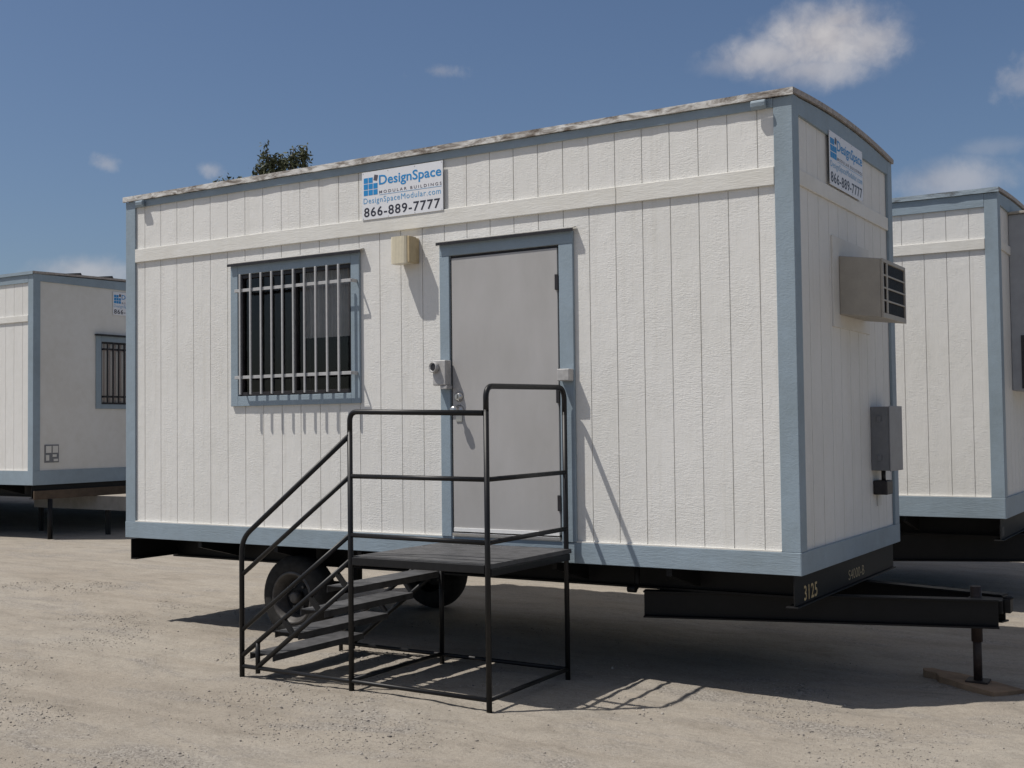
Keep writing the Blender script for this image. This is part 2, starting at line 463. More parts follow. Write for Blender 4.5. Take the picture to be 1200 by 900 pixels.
def drip_cap(root, x0, x1, y, z, proj=.03):
    m = MB().prism([(x0, y + .02, z + .014), (x0, y - proj, z), (x0, y - proj, z - .005), (x0, y + .02, z + .006)], (x1 - x0, 0, 0))
    o = m.build('drip_cap', 'caplit', root)  # top coloured light to look sunlit above the dark lip
    MB().box(x0 + .001, x1 - .001, y - proj, y - proj + .005, z - .026, z - .0055).build('cap_lip', 'capdark', root)
    return o

def chassis(root, L, W, zb, plate=True):
    f = MB()
    z1 = zb - .003
    for y in (.56, W - .56):                       # long I beams
        f.box(.05, L - .06, y - .055, y + .055, z1 - .212, z1 - .198)
        f.box(.05, L - .06, y - .005, y + .005, z1 - .198, z1 - .014)
        f.box(.05, L - .06, y - .055, y + .055, z1 - .014, z1)
    for k in range(6):                              # outriggers and cross members
        x = .9 + k * (L - 1.8) / 5
        f.box(x - .03, x + .03, .60, W - .60, z1 - .16, z1 - .016)
        for ya, yb, s in ((.03, .50, 1), (W - .03, W - .50, -1)):
            f.prism([(x - .02, ya, z1 - .001), (x - .02, ya, z1 - .05), (x - .02, yb, z1 - .17), (x - .02, yb, z1 - .001)], (.04, 0, 0))
    f.build('chassis', 'black', root)
    e = MB()
    e.box(.045, .055, .02, W - .02, z1 - .19, z1 - .012); e.box(.0565, .11, .02, W - .02, z1 - .19, z1 - .18)
    e.build('end_channel', 'black', root, .002)
    if plate:
        e = MB(); x = L - .05
        e.box(x - .008, x, .02, W - .02, z1 - .192, z1 - .001); e.box(x - .06, x + .02, .02, W - .02, z1 - .204, z1 - .194)
        return e.build('end_channel', 'black', root, .002)

def tongue(root, L, W, zb, jack=True, drop=0):
    f = MB(); zt = zb - .218; zl = zb - .405 - drop; c = W / 2
    for s in (-1, 1):
        a = Vector((4.87 + L - 6.155, c + s * (c - .45), 0)); b = Vector((L + .95, c + s * .13, 0))
        d = (b - a).normalized(); n = Vector((-d.y, d.x, 0)) * s
        def pr(o0, o1, za, zb_):
            p = [a + n * o0, b + n * o0, b + n * o1, a + n * o1]
            f.prism([(q_.x, q_.y, za) for q_ in p], (0, 0, zb_ - za))
        pr(-.006, .006, zl + .012, zt - .012); pr(-.05, .05, zl, zl + .0118); pr(-.05, .05, zt - .0118, zt)
    f.box(L + .74, L + .97, c - .10, c + .10, zt - .10, zt - .016)
    f.build('tongue', 'black', root, .002)
    h = MB(); h.box(L + .971, L + 1.012, c - .05, c + .05, zt - .10, zt - .01)
    h.lathe((L + .99, c, zt - .012), (0, 0, 1), [(0, .034), (.012, .034), (.02, .02)], 16)
    h.build('coupler', 'black', root, .004)
    if jack:
        x = L + .79; g = float(gh(x, c)) + .045
        j = MB(); j.tube([(x, c, zl - .12), (x, c, zt + .06)], .036, 14)
        j.tube([(x, c, g), (x, c, zl - .05)], .028, 14); j.box(x - .07, x + .07, c - .07, c + .07, g - .004, g + .006)
        j.build('jack', plain('rusty dark jack', (.03, .02, .017), .6, 0, .5, 20), root)

def arc(W, y, base, sag=.05):
    t = (y - W / 2) / (W / 2); return base + sag * (1 - t * t)

def shell(root, L, W, zb, zt, front_openings, bz, grooves, end_grooves, edge='peel', end_open=(), flat_end=False, cornerw=.122, trimh=.142, fasc=.06, bw=.10):
    """zb wall bottom, zt top of roof edge at the long side, bz bottom of the belt board"""
    sy = .02                                        # siding plane behind trim
    ft = zt - .042                                  # underside of the roof edge
    fb = ft - fasc
    m = MB(); siding(m, lambda u, d, z: (u, sy + d, z), .01, L - .01, zb + .004, ft, grooves, front_openings)
    m.build('front_wall', 'siding', root)
    m = MB(); siding(m, lambda u, d, z: (L - sy - d, u, z), sy, W - .005, zb + .004, ft + .02, end_grooves, end_open)
    m.build('end_wall', 'panel' if flat_end else 'siding', root)
    m = MB(); m.quad((.02, sy, zb), (.02, W, zb), (.02, W, ft + .02), (.02, sy, ft + .02)).build('rear_end_wall', 'siding', root)
    m = MB(); m.quad((.02, W - .005, zb), (L - .02, W - .005, zb), (L - .02, W - .005, ft), (.02, W - .005, ft)).build('back_wall', 'siding', root)
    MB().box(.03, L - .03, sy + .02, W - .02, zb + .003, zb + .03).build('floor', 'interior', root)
    # trim boards
    MB().box(-.004, L, 0, sy - .001, zb, zb + trimh).build('bottom_board', 'blue_x', root, .003)
    MB().box(cornerw + .001, L - cornerw - .001, .002, sy + .004, zb + trimh + .0005, zb + trimh + .009).build('drip_ledge', 'batten', root)
    MB().box(L - sy + .001, L + .004, .002, W, zb - .001, zb + trimh).build('bottom_board', 'blue_y', root, .003)
    MB().box(0, cornerw, .003, sy - .001, zb + trimh + .001, ft - .001).build('corner_board', 'blue_z', root, .003)
    MB().box(L - cornerw, L, .003, sy - .001, zb + trimh + .001, ft - .001).build('corner_board', 'blue_z', root, .003)
    MB().box(L - sy + .001, L + .002, .0045, .125, zb + trimh + .001, ft + .012).build('corner_board', 'blue_z', root, .003)
    MB().box(L - sy + .001, L + .002, W - .125, W, zb + trimh + .001, ft + .012).build('corner_board', 'blue_z', root, .003)
    MB().box(cornerw + .001, L - cornerw - .001, .001, sy - .001, fb, ft - .001).build('fascia', 'blue_x', root, .002)
    # curved fascia on the end
    N = 16; m = MB(); fe = .108
    ys = [.126 + (W - .252) * i / N for i in range(N + 1)]
    pts = [(L - sy + .001, y, ft - fe + .012) for y in ys] + [(L - sy + .001, y, arc(W, y, ft)) for y in ys[::-1]]
    m.prism(pts, (sy - .001, 0, 0)); m.build('fascia', 'blue_y', root)
    if bw:
        jn = L - 1.235
        for xa, xb in ((cornerw + .001, jn - .0015), (jn + .0015, L - cornerw - .001)):
            MB().box(xa, xb, .0, sy - .001, bz, bz + bw).build('belt_board', 'batten', root, .004)
        if not flat_end: MB().box(L - sy + .001, L - .002, .126, W - .126, bz + .01, bz + bw - .008).build('belt_board', 'batten_side', root, .004)
    # roof: crowned sheet with a turned down weathered edge
    ov = .016; m = MB(); ys = [-ov + (W + 2 * ov) * i / 24 for i in range(25)]
    top = [(0, y, arc(W, y, zt)) for y in ys]; bot = [(0, y, arc(W, y, zt) - .02) for y in ys[::-1]]
    m.prism([(-ov + .004, y, z) for _, y, z in top + bot], (L + 2 * ov - .008, 0, 0)); rf = m.build('roof', 'roof', root)
    m = MB()
    nseg = 60
    for i in range(nseg):                           # slightly wavy front edge strip
        xa = -ov + (L + 2 * ov) * i / nseg; xb = -ov + (L + 2 * ov) * (i + 1) / nseg
        wa = random.uniform(-.002, .002)
        if i == 0: pw = wa
        z0a, z0b = zt - .042 + pw, zt - .042 + wa
        ya, yb = -ov - .004 + pw, -ov - .004 + wa
        m.add([(xa, ya, z0a), (xb, yb, z0b), (xb, yb + .002, zt + .003), (xa, ya + .002, zt + .003), (xa, .03, zt + .006), (xb, .03, zt + .006), (xa, -.001, z0a), (xb, -.001, z0b)],
              [(0, 1, 2, 3), (3, 2, 5, 4), (0, 6, 7, 1)]); pw = wa
    m.build('roof_edge', edge, rf)
    m = MB(); x0 = L + ov
    pr = [(y, arc(W, y, zt)) for y in ys]
    for (ya, za), (yb, zb_) in zip(pr, pr[1:]):
        m.add([(x0, ya, za - .030), (x0, yb, zb_ - .030), (x0 + .002, yb, zb_ + .003), (x0 + .002, ya, za + .003), (x0 - .04, ya, za + .006), (x0 - .04, yb, zb_ + .006), (L - .001, ya, za - .030), (L - .001, yb, zb_ - .030)],
              [(0, 1, 2, 3), (3, 2, 5, 4), (0, 6, 7, 1)])
    m.build('roof_edge', 'endedge', rf)

# ---- the near trailer -------------------------------------------------------
GZ0 = .785
L, W = 6.155, 2.442
main = empty('office_trailer', (0, 0, 0))
tag(main, 'white and blue office trailer in the middle, with grey door and stairs in front', 'trailer', 'office trailers in the yard')
zb = GZ0; zt = GZ0 + 3.042
grooves = [(k + 1.137) * G8 for k in range(0, 30)]
wo = (1.385, 2.60, zb + 1.222, zb + 2.24); do = (3.538, 4.468, zb + .16, zb + 2.212)
shell(main, L, W, zb, zt, [wo, do], zb + 2.447, grooves, [.118 + .2245 * k for k in range(0, 12)], bw=.118)
pl_ = chassis(main, L, W, zb)
t1 = textmesh('3125', .27, .095, .0, .0, 'stencil', pl_, 'stencilled_number', 0, .012, 1.1)
t1.rotation_euler = (0, 0, R(90)); t1.location = (L - .048, .195, zb - .18)
t2 = textmesh('S4000-B', .40, .07, .0, .0, 'stencilfade', pl_, 'stencilled_number', 0, .0, 1.0)
t2.rotation_euler = (0, 0, R(90)); t2.location = (L - .048, 1.18, zb - .165)
tongue(main, L, W, zb)
for y, o in ((.265, -1), (W - .265, 1)): wheel(main, 1.82, y, o)
ax = MB().tube([(1.82, .37, .345), (1.82, W - .37, .345)], .045, 12)
for y in (.56, W - .56):
    for k in range(4):
        ll = .38 - .08 * k
        ax.box(1.82 - ll, 1.82 + ll, y - .03, y + .03, .345 + .05 + .012 * (3 - k), .345 + .061 + .012 * (3 - k))
    for s in (-1, 1): ax.box(1.82 + s * .37 - .02, 1.82 + s * .37 + .02, y - .035, y + .035, .345 + .08, zb - .215)
ax.build('axle', 'black', main)
pp = MB().tube(bend([(4.86, .36, zb - .02), (4.86, .36, zb - .19), (4.86, .28, zb - .19)], .04), .02, 10)
pp.tube([(4.83, .28, zb - .19), (4.89, .28, zb - .19)], .026, 10)
pp.build('drain_pipe', 'black', main)
# gutter outlets under the roof edge
for x, s in ((.222, .09), (5.95, .10)):
    m = MB(); z = zt - .052
    m.prism([(x - s / 2, -.014, z - .001), (x - s / 2, -.044, z - .001), (x - s / 2, -.048, z - .018), (x - s / 2, -.044, z - .04), (x - s / 2, -.03, z - .058), (x - s / 2, -.014, z - .058)], (s, 0, 0))
    m.build('gutter_outlet', 'blue_x', main, .008, 3)

# window with security bars
win = MB()
a, b, c, d = 1.305, 2.685, zb + 1.14, zb + 2.315
win.box(a, wo[0], -.003, .0185, c, d); win.box(wo[1], b, -.003, .0185, c, d)
win.box(wo[0] + .0005, wo[1] - .0005, -.003, .0185, c, wo[2]); win.box(wo[0] + .0005, wo[1] - .0005, -.003, .0185, wo[3], d)
wf = win.build('window', 'blue_z', main, .003)
sash = MB()
x0, x1, z0, z1 = wo[0] + .003, wo[1] - .003, wo[2] + .003, wo[3] - .003
for q_ in ((x0, x0 + .03, z0, z1), (x1 - .03, x1, z0, z1), (x0 + .0305, x1 - .0305, z0, z0 + .03), (x0 + .0305, x1 - .0305, z1 - .03, z1), ((x0 + x1) / 2 - .018, (x0 + x1) / 2 + .018, z0 + .031, z1 - .031)):
    sash.box(q_[0], q_[1], .022, .06, q_[2], q_[3])
sash.build('sash', 'capdark', wf, .002)
MB().quad((x0 + .01, .048, z0 + .01), (x1 - .01, .048, z0 + .01), (x1 - .01, .048, z1 - .01), (x0 + .01, .048, z1 - .01)).build('pane', 'glass', wf)
cur = MB(); n = 90
cx = [1.98 + (x1 - .0 - 1.98) * i / n for i in range(n + 1)]
cy = [.16 + .022 * math.sin(i * .95) + .008 * math.sin(i * 2.3) for i in range(n + 1)]
cur.add([(x, y, z0 + .46) for x, y in zip(cx, cy)] + [(x, y, z1 + .05) for x, y in zip(cx, cy)], [(i, i + 1, n + 2 + i, n + 1 + i) for i in range(n)], True)
cur.build('curtain', 'curtain', wf)
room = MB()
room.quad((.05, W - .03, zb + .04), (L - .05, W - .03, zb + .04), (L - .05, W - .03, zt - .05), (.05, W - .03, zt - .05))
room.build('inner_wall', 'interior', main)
drip_cap(wf, a - .012, b + .035, -.003, zb + 2.335)
yb = -.085
bar_proto = None
for k in range(10):
    x = 1.497 + k * .1168
    o = MB().box(x - .0085, x + .0085, yb - .010, yb + .004, zb + 1.232, zb + 2.225).build('security_bar', 'bar', wf, .003) if k == 0 else None
    if k == 0: bar_proto = o
    else:
        o = bar_proto.copy(); COL.objects.link(o); o.parent = wf; o.location.x = k * .1168
for z in (zb + 1.375, zb + 2.092):
    m = MB(); m.box(1.425, 2.665, yb + .0045, yb + .011, z - .013, z + .013)
    for x in (1.425, 2.665): m.box(x - .004, x + .004, yb + .0115, -.0035, z - .013, z + .013)
    m.build('cross_bar', 'bar', wf, .002)

# door
dr = MB(); dx0, dx1, dz0, dz1 = do
frm = MB()
frm.box(3.452, 3.5375, -.006, .0185, zb + .143, zb + 2.212); frm.box(4.4685, 4.58, -.006, .0185, zb + .143, zb + 2.212)
frm.box(3.452, 4.58, -.006, .0185, zb + 2.2125, zb + 2.30)
frm.build('door_frame', 'blue_z', main, .003)
jam = MB()
jam.box(dx0, dx0 + .012, .0195, .09, dz0, dz1); jam.box(dx1 - .012, dx1, .0195, .09, dz0, dz1); jam.box(dx0 + .0125, dx1 - .0125, .0195, .09, dz1 - .014, dz1)
jam.box(dx0 + .0125, dx1 - .0125, .075, .09, dz0, dz1 - .0145)
jam.build('door_jamb', 'capdark', main)
door = MB().box(dx0 + .016, dx1 - .016, .004, .044, dz0 + .028, dz1 - .02).build('door', 'door', main, .003)
MB().box(dx0 + .012, dx1 - .012, -.012, .0745, dz0 - .01, dz0 + .014).build('threshold', 'steel', main, .003)
MB().box(dx0 + .02, dx1 - .02, -.004, .0035, dz0 + .022, dz0 + .05).build('door_sweep', 'sweep', door, .002)
drip_cap(main, 3.44, 4.602, -.006, zb + 2.318)
for z in (zb + 1.95, zb + 1.16, zb + .41):
    MB().box(dx1 - .030, dx1 - .002, -.012, .0035, z - .055, z + .055).build('hinge', 'capdark', door, .003)
hx = dx0 + .075
m = MB().lathe((hx, .004, zb + 1.168), (0, -1, 0), [(0, .034), (.008, .036), (.022, .030), (.03, .022)], 24)
m.box(hx - .005, hx + .005, -.038, -.024, zb + 1.155, zb + 1.182); m.build('deadbolt', 'steel', door)
m = MB().lathe((hx, .004, zb + 1.07), (0, -1, 0), [(0, .036), (.008, .038), (.016, .026), (.03, .015), (.045, .014), (.055, .026), (.075, .031), (.092, .024), (.096, .008)], 28)
m.build('door_knob', 'steel', door)
m = MB().box(hx - .028, hx + .026, -.003, .0035, zb + .985, zb + 1.03); m.build('latch_guard', 'steel', door, .002)
# security lock housing on the left jamb and its receiver on the right
lb = MB().box(3.437, 3.552, -.085, -.0065, zb + 1.252, zb + 1.438).build('lock_box', 'lockgrey', main, .008, 3)
m = MB().lathe((3.462, -.085, zb + 1.385), (-.15, -1, .05), [(-.01, .04), (.03, .04), (.034, .034), (.022, .028)], 24); lc_ = m.build('lock_cylinder', 'lockgrey', lb); MB().lathe((3.462, -.085, zb + 1.385), (-.15, -1, .05), [(.0225, .027), (.0245, .024)], 20).build('keyway', 'capdark', lb)
MB().box(3.5, 3.56, -.08, -.0068, zb + 1.225, zb + 1.2515).build('lock_hasp', 'lockgrey', lb, .004)
MB().box(4.483, 4.578, -.075, -.0065, zb + 1.255, zb + 1.338).build('lock_receiver', 'lockgrey', main, .006, 3)
# wall lamp left of the door
lx0, lx1, lz0, lz1 = 3.085, 3.26, zb + 2.175, zb + 2.378
lamp = MB().box(lx0 + .01, lx1 - .008, -.03, .0185, lz0 + .006, lz1 - .006).build('wall_lamp', 'lampbeige', main, .006, 3)
m = MB(); N = 22
prof = []
for i in range(N + 1):
    x = lx0 + (lx1 - lx0 - .02) * i / N; prof.append((x, -.128 - (.0014 if i % 2 else 0) + .016 * (abs(i / N - .5) * 2) ** 6))
m.prism([(x, y, lz0) for x, y in prof] + [(lx1 - .02, -.031, lz0), (lx0, -.031, lz0)], (0, 0, lz1 - lz0)); m.build('lamp_lens', 'lens', lamp)
MB().box(lx1 - .019, lx1, -.118, -.031, lz0 + .002, lz1 - .003).build('lamp_housing', 'lampbeige', lamp, .004)
# air conditioner on the end wall
ac = MB(); y0, y1 = .965, 1.60; xw = L - .02; xo = L + .275
ac.prism([(xw + .0135, y0, zb + 1.69), (xo, y0, zb + 1.655), (xo, y0, zb + 2.06), (xw + .0135, y0, zb + 2.10)], (0, y1 - y0, 0))
aco = ac.build('air_conditioner', 'acbeige', main, .008, 3)
MB().box(xw + .0005, xw + .013, .83, 1.74, zb + 1.60, zb + 2.23).build('mount_panel', 'panel', aco, .002)
m = MB(); za, zc = zb + 1.69, zb + 2.035
m.box(xo + .0005, xo + .003, y0 + .03, y1 - .03, za, zc); gr = m.build('grille', 'acdark', aco)
m = MB()
for k in range(26):
    y = y0 + .13 + k * (y1 - y0 - .17) / 25; m.box(xo + .0035, xo + .008, y - .003, y + .003, za + .006, zc - .006)
m.build('fins', 'capdark', gr)
m = MB()
m.box(xo + .001, xo + .016, y0, y1, za - .035, za); m.box(xo + .001, xo + .016, y0, y1, zc, zc + .025)
m.box(xo + .001, xo + .016, y0, y0 + .028, za + .0005, zc - .0005); m.box(xo + .001, xo + .016, y1 - .028, y1, za + .0005, zc - .0005)
m.box(xo + .0085, xo + .0175, y0 + .10, y0 + .135, za + .0005, zc - .0005)
for k in (1, 2, 3):
    z = za + (zc - za) * k / 4
    m.box(xo + .009, xo + .0165, y0 + .0285, y0 + .0995, z - .006, z + .006); m.box(xo + .009, xo + .0165, y0 + .1355, y1 - .0285, z - .006, z + .006)
m.build('louvre', 'acbeige', aco, .002)
# electric panel
ep = MB().box(L - .0195, L + .115, 1.73, 2.09, zb + .585, zb + 1.06).build('electric_panel', 'greybox', main, .006)
MB().box(L + .1155, L + .124, 1.725, 2.095, zb + .58, zb + 1.065).build('panel_door', plain('pale grey enamel', (.24, .24, .25), .45, 0, .1, 12), ep, .004)
for z in (zb + .68, zb + .97): MB().box(L + .03, L + .06, 1.715, 1.7298, z - .02, z + .02).build('latch', 'greybox', ep, .002)
m = MB().tube([(L + .04, 1.84, zb + .5845), (L + .04, 1.84, zb + .50)], .016, 10); m.build('conduit', 'capdark', ep)
MB().box(L - .0195, L + .085, 1.765, 1.93, zb + .405, zb + .51).build('outlet_box', 'capdark', ep, .008, 3)
MB().box(L - .0195, L - .008, 1.86, 1.955, zb + .315, zb + .404).build('outlet_plate', 'panel', main, .003)

# ---- right background trailer -------------------------------------------------
Lr, Wr = 6.155, 3.05
zr = GZ0 + .052
rt = empty('office_trailer', (.478, 4.35, 0))
tag(rt, 'white and blue office trailer at right, partly hidden behind the nearest trailer', 'trailer', 'office trailers in the yard')
shell(rt, Lr, Wr, zr, GZ0 + 3.085, [], GZ0 + 2.528, [k * G8 + .003 for k in range(1, 31)], [.118 + .2032 * k for k in range(0, 13)], 'peelblue', trimh=.19, fasc=.125, cornerw=.118)
pr_ = chassis(rt, Lr, Wr, zr)
MB().box(Lr - .0498, Lr - .0485, .085, .20, zr - .17, zr - .085).build('worn_paint', plain('worn grey stencil patch', (.055, .052, .048), .7, 0, .6, 45, 0), pr_)
tongue(rt, Lr, Wr, zr, jack=False, drop=.08)
for y, o in ((.16, -1), (Wr - .16, 1)): wheel(rt, 1.87, y, o)
hv = MB().box(Lr - .019, Lr + .42, .67, 1.63, GZ0 + 1.23, GZ0 + 2.93).build('wall_cooler', 'greyhvac', rt, .01)
MB().box(Lr - .018, Lr + .45, .64, 1.66, GZ0 + 2.931, GZ0 + 2.955).build('cooler_top', 'acbeige', hv, .004)
m = MB()
m.box(Lr + .07, Lr + .36, .664, .6695, GZ0 + 1.25, GZ0 + 1.76)
for k in range(14): m.box(Lr + .075, Lr + .355, .655, .6635, GZ0 + 1.265 + k * .035, GZ0 + 1.275 + k * .035)
m.build('louvre', 'acdark', hv)

# ---- left background trailer ---------------------------------------------------
Ll, Wl = 16.0, 6.2
gl = .08; zl = GZ0 + .157
lt = empty('office_trailer', (-6.78 - Ll, 3.99, 0))
tag(lt, 'white and blue office trailer at the far left, with a vent in its shaded end', 'trailer', 'office trailers in the yard')
ewo = (1.235, 2.25, GZ0 + 1.372, GZ0 + 2.36)
shell(lt, Ll, Wl, zl, GZ0 + 3.345, [], GZ0 + 2.60, [k * G8 + .08 for k in range(1, 79)], [], 'blue_x', [ewo], True, trimh=.212, fasc=.12, bw=.095)
X = Ll
m = MB(); m.box(X - .0195, X + .006, 1.14, ewo[0], GZ0 + 1.30, GZ0 + 2.45); m.box(X - .0195, X + .006, ewo[1], 2.345, GZ0 + 1.30, GZ0 + 2.45)
m.box(X - .0195, X + .006, ewo[0] + .0005, ewo[1] - .0005, GZ0 + 1.30, ewo[2]); m.box(X - .0195, X + .006, ewo[0] + .0005, ewo[1] - .0005, ewo[3], GZ0 + 2.45)
ew = m.build('window', 'blue_z', lt, .003)
m = MB(); m.box(X - .02, X + .06, 1.125, 2.36, GZ0 + 2.451, GZ0 + 2.475); m.build('drip_cap', 'capdark', ew)
MB().quad((X - .05, ewo[0] - .01, ewo[2] - .01), (X - .05, ewo[1] + .01, ewo[2] - .01), (X - .05, ewo[1] + .01, ewo[3] + .01), (X - .05, ewo[0] - .01, ewo[3] + .01)).build('pane', 'glass', ew)
n = 60; m = MB()
cyy = [ewo[0] - .05 + (ewo[1] - ewo[0] + .1) * i / n for i in range(n + 1)]; cxx = [X - .062 - .008 * (i % 2) for i in range(n + 1)]
m.add([(x, y, ewo[2] - .1) for x, y in zip(cxx, cyy)] + [(x, y, ewo[3] + .1) for x, y in zip(cxx, cyy)], [(i, i + 1, n + 2 + i, n + 1 + i) for i in range(n)])
m.build('curtain', plain('pale blind', (.60, .52, .48), .8, 0, .05, 10, 0), ew)
m = MB(); m.box(X - .045, X - .021, ewo[0] + .0, ewo[0] + .03, ewo[2], ewo[3]); m.box(X - .045, X - .021, ewo[1] - .03, ewo[1], ewo[2], ewo[3])
m.box(X - .045, X - .021, ewo[0] + .031, ewo[1] - .031, ewo[2], ewo[2] + .03); m.box(X - .045, X - .021, ewo[0] + .031, ewo[1] - .031, ewo[3] - .03, ewo[3]); m.build('sash', 'capdark', ew)
for k in range(9):
    y = ewo[0] + .07 + k * .109
    MB().box(X + .05, X + .07, y - .009, y + .009, ewo[2] + .01, ewo[3] - .015).build('security_bar', 'capdark', ew)
for z in (ewo[2] + .12, ewo[3] - .12):
    m = MB().box(X + .044, X + .0495, ewo[0] + .02, ewo[1] - .02, z - .015, z + .015)
    for y in (ewo[0] + .02, ewo[1] - .02): m.box(X - .019, X + .0435, y - .006, y + .006, z - .015, z + .015)
    m.build('cross_bar', 'capdark', ew)
# wall vent
m = MB(); vy0, vy1, vz0, vz1 = .215, .465, GZ0 + .485, GZ0 + .755
m.box(X - .0195, X - .012, vy0, vy1, vz0, vz1); vt = m.build('wall_vent', 'greybox', lt)
m = MB(); cy_, cz_ = (vy0 + vy1) / 2, (vz0 + vz1) / 2
m.box(X - .0115, X - .004, vy0 + .02, cy_ - .012, cz_ + .012, vz1 - .02); m.box(X - .0115, X - .004, cy_ + .012, vy1 - .02, cz_ + .012, vz1 - .02)
m.box(X - .0115, X - .004, cy_ + .012, vy1 - .045, cz_ - .05, cz_ - .012); m.box(X - .0115, X - .004, cy_ + .03, vy1 - .02, vz0 + .02, vz0 + .055); m.box(X - .0115, X - .004, vy0 + .02, cy_ - .05, vz0 + .03, cz_ - .02)
m.build('vent_flap', 'panel', vt)
pe = chassis(lt, Ll, Wl, zl, True)
MB().box(X - .028, X + .0, .03, Wl - .03, zl - .215, zl - .085).build('sill_timber', 'wood', lt, .004)
for xx in (-10.2, -9.3):
    for y, o in ((.2, -1), (Wl - .2, 1)):
        wheel(lt, xx + 6.78 + Ll, y, o)
for o in list(lt.children):
    if o.name.startswith('wheel'): o.location.z = gl
for k, y in enumerate((.55, 1.15, 1.75)):          # lifted tabs of the roof flashing
    m = MB(); z = arc(Wl, y, GZ0 + 3.345)
    m.prism([(X - .03, y, z + .004), (X - .03, y + .30, z + .045), (X - .03, y + .32, z + .012)], (.03, 0, 0)); m.build('roof_flashing', 'capdark', lt)
MB().tube([(X + .03, .28, .08), (X + .03, .28, zl - .215)], .035, 10).build('support_leg', 'black', lt)
# pale rail on posts beyond the end of the left trailer
lr = empty('loading_rail', (-8.36, 5.2, .12))
tag(lr, 'long pale weathered rail in the shade under the end of the far left trailer', 'rail')
MB().box(.0, 3.4, -.03, .03, .385, .60).build('beam', 'palebeam', lr, .004)
for x in (.06, 1.7, 3.34): MB().box(x - .03, x + .03, .031, .085, -.03, .59).build('post', 'black', lr)

# ------------------------------------------------------------------ company signs
def make_sign():
    r = empty('company_sign', (0, 0, 0)); w, h = .768, .372
    MB().box(0, w, 0, .004, 0, h).build('sign_board', 'sign', r, .0008, 1)
    m = MB(); s0 = .018; sz = .041; gp = .006; zt_ = h * (1 - .125)
    for i in range(3):
        for j in range(3):
            if i == 2 and j == 0: continue
            x = s0 + i * (sz + gp); z = zt_ - (j + 1) * sz - j * gp * .8 - .002 * j
            m.box(x, x + sz, -.0012, -.0002, z, z + sz)
    m.build('logo', 'signblue', r)
    m = MB(); c = Vector((s0 + 2 * (sz + gp) + .024, 0, zt_ - .006)); a = R(-14)
    for dx, dz, ww, hh in ((0, 0, .036, .044),):
        pts = []
        for sx, sz_ in ((-1, -1), (1, -1), (1, 1), (-1, 1)):
            px, pz = sx * ww / 2, sz_ * hh / 2
            pts.append((c.x + px * math.cos(a) - pz * math.sin(a), -.0012, c.z + px * math.sin(a) + pz * math.cos(a)))
        m.prism(pts, (0, .001, 0))
    m.build('logo', 'signgrey', r)
    textmesh('DesignSpace', w * .765, h * .265, w * .218, h * (1 - .365), 'signblue', r, 'lettering', -.001, .016)
    textmesh('MODULAR BUILDINGS', w * .765, h * .062, w * .22, h * (1 - .485), 'signgrey', r, 'lettering', -.001, .008, 1.5)
    MB().box(w * .22, w * .985, -.0012, -.0002, h * (1 - .512), h * (1 - .506)).build('rule', 'signpale', r)
    textmesh('DesignSpaceModular.com', w * .955, h * .155, w * .02, h * (1 - .70), 'signpale', r, 'lettering', -.001, .0, 1.12)
    textmesh('866-889-7777', w * .94, h * .20, w * .025, h * (1 - .945), 'signdark', r, 'lettering', -.001, .014, 1.12)
    m = MB()
    for x in (.012, w * .33, w * .66, w - .012):
        for z in (.010, h - .010): m.lathe((x, -.0002, z), (0, -1, 0), [(0, .004), (.0015, .003)], 8)
    m.build('screw', 'lockgrey', r)
    return r
sg = make_sign(); sg.location = (2.724, .0, GZ0 + 2.558); sg.scale = (1, 1, 1)
sg.location.y = -.006
tag(sg, 'white and blue company sign on the sunlit long wall, above the wall lamp', 'sign', 'company signs on the trailers')
s2 = copy_tree(sg); s2.location = (L + .008, .755, GZ0 + 2.565); s2.rotation_euler = (0, 0, R(90)); s2.scale = (1.06, 1, 1)
tag(s2, 'white and blue company sign on the shaded end wall, above the air conditioner', 'sign', 'company signs on the trailers')
s3 = copy_tree(sg); s3.location = (-6.78 - .008, 5.46, GZ0 + 2.80); s3.rotation_euler = (0, 0, R(90))
tag(s3, 'white and blue company sign on the end of the far left trailer', 'sign', 'company signs on the trailers')

# ------------------------------------------------------------------ stairs
st = empty('access_stairs', (3.6, -.75, 0))
tag(st, 'black metal stairs and railed landing in front of the grey trailer door', 'stairs')
O = Vector((3.6, -.75, 0))
def P(x, y, z): return (x - O.x, y - O.y, z)
def zz(v): return v + GZ0
r = .018
X0, XL, XR = 2.49, 3.475, 4.552; YF, YB = -1.08, -.052; XRB = 4.526
def tb(name, pts, rad=r, parent=None, label=None):
    return MB().tube([P(*p) for p in pts], rad, 12).build(name, 'rail', parent or st)
def foot(x, y): return float(gh(x, y)) - .004
# front left post bends into the lower front rail
tb('post', [(XL, YF, foot(XL, YF)), (XL, YF, zz(.93))])
tb('top_rail', bend([(XL, YF, zz(.92)), (XL, YF, zz(1.055)), (XR - r, YF, zz(1.03))], .11, 10))
tb('post', [(XR, YF, foot(XR, YF)), (XR, YF, zz(1.05))])
tb('top_rail', bend([(XR, YF, zz(1.04)), (XR, YF, zz(1.195)), (XRB, YB, zz(1.21)), (XRB, YB, zz(1.02))], .15, 10))
tb('post', [(XRB, YB, foot(XRB, YB)), (XRB, YB, zz(1.04))])
tb('post', [(XL, YB, foot(XL, YB)), (XL, YB, zz(.06))])
for z in (.626, .239):
    tb('mid_rail', [(XL, YF, zz(z + .004)), (XR, YF, zz(z - .004))], .0155)
    tb('mid_rail', [(XR, YF, zz(z - .004)), (XRB, YB, zz(z))], .0155)
zbr = .078
tb('base_rail', [(X0, YF, zbr), (XR, YF, zbr - .012)], .0145)
tb('base_rail', [(XR, YF, zbr - .012), (XRB, YB, zbr - .01)], .0145)
tb('base_rail', [(XL, YF, zbr), (XL, YB, zbr)], .0145)
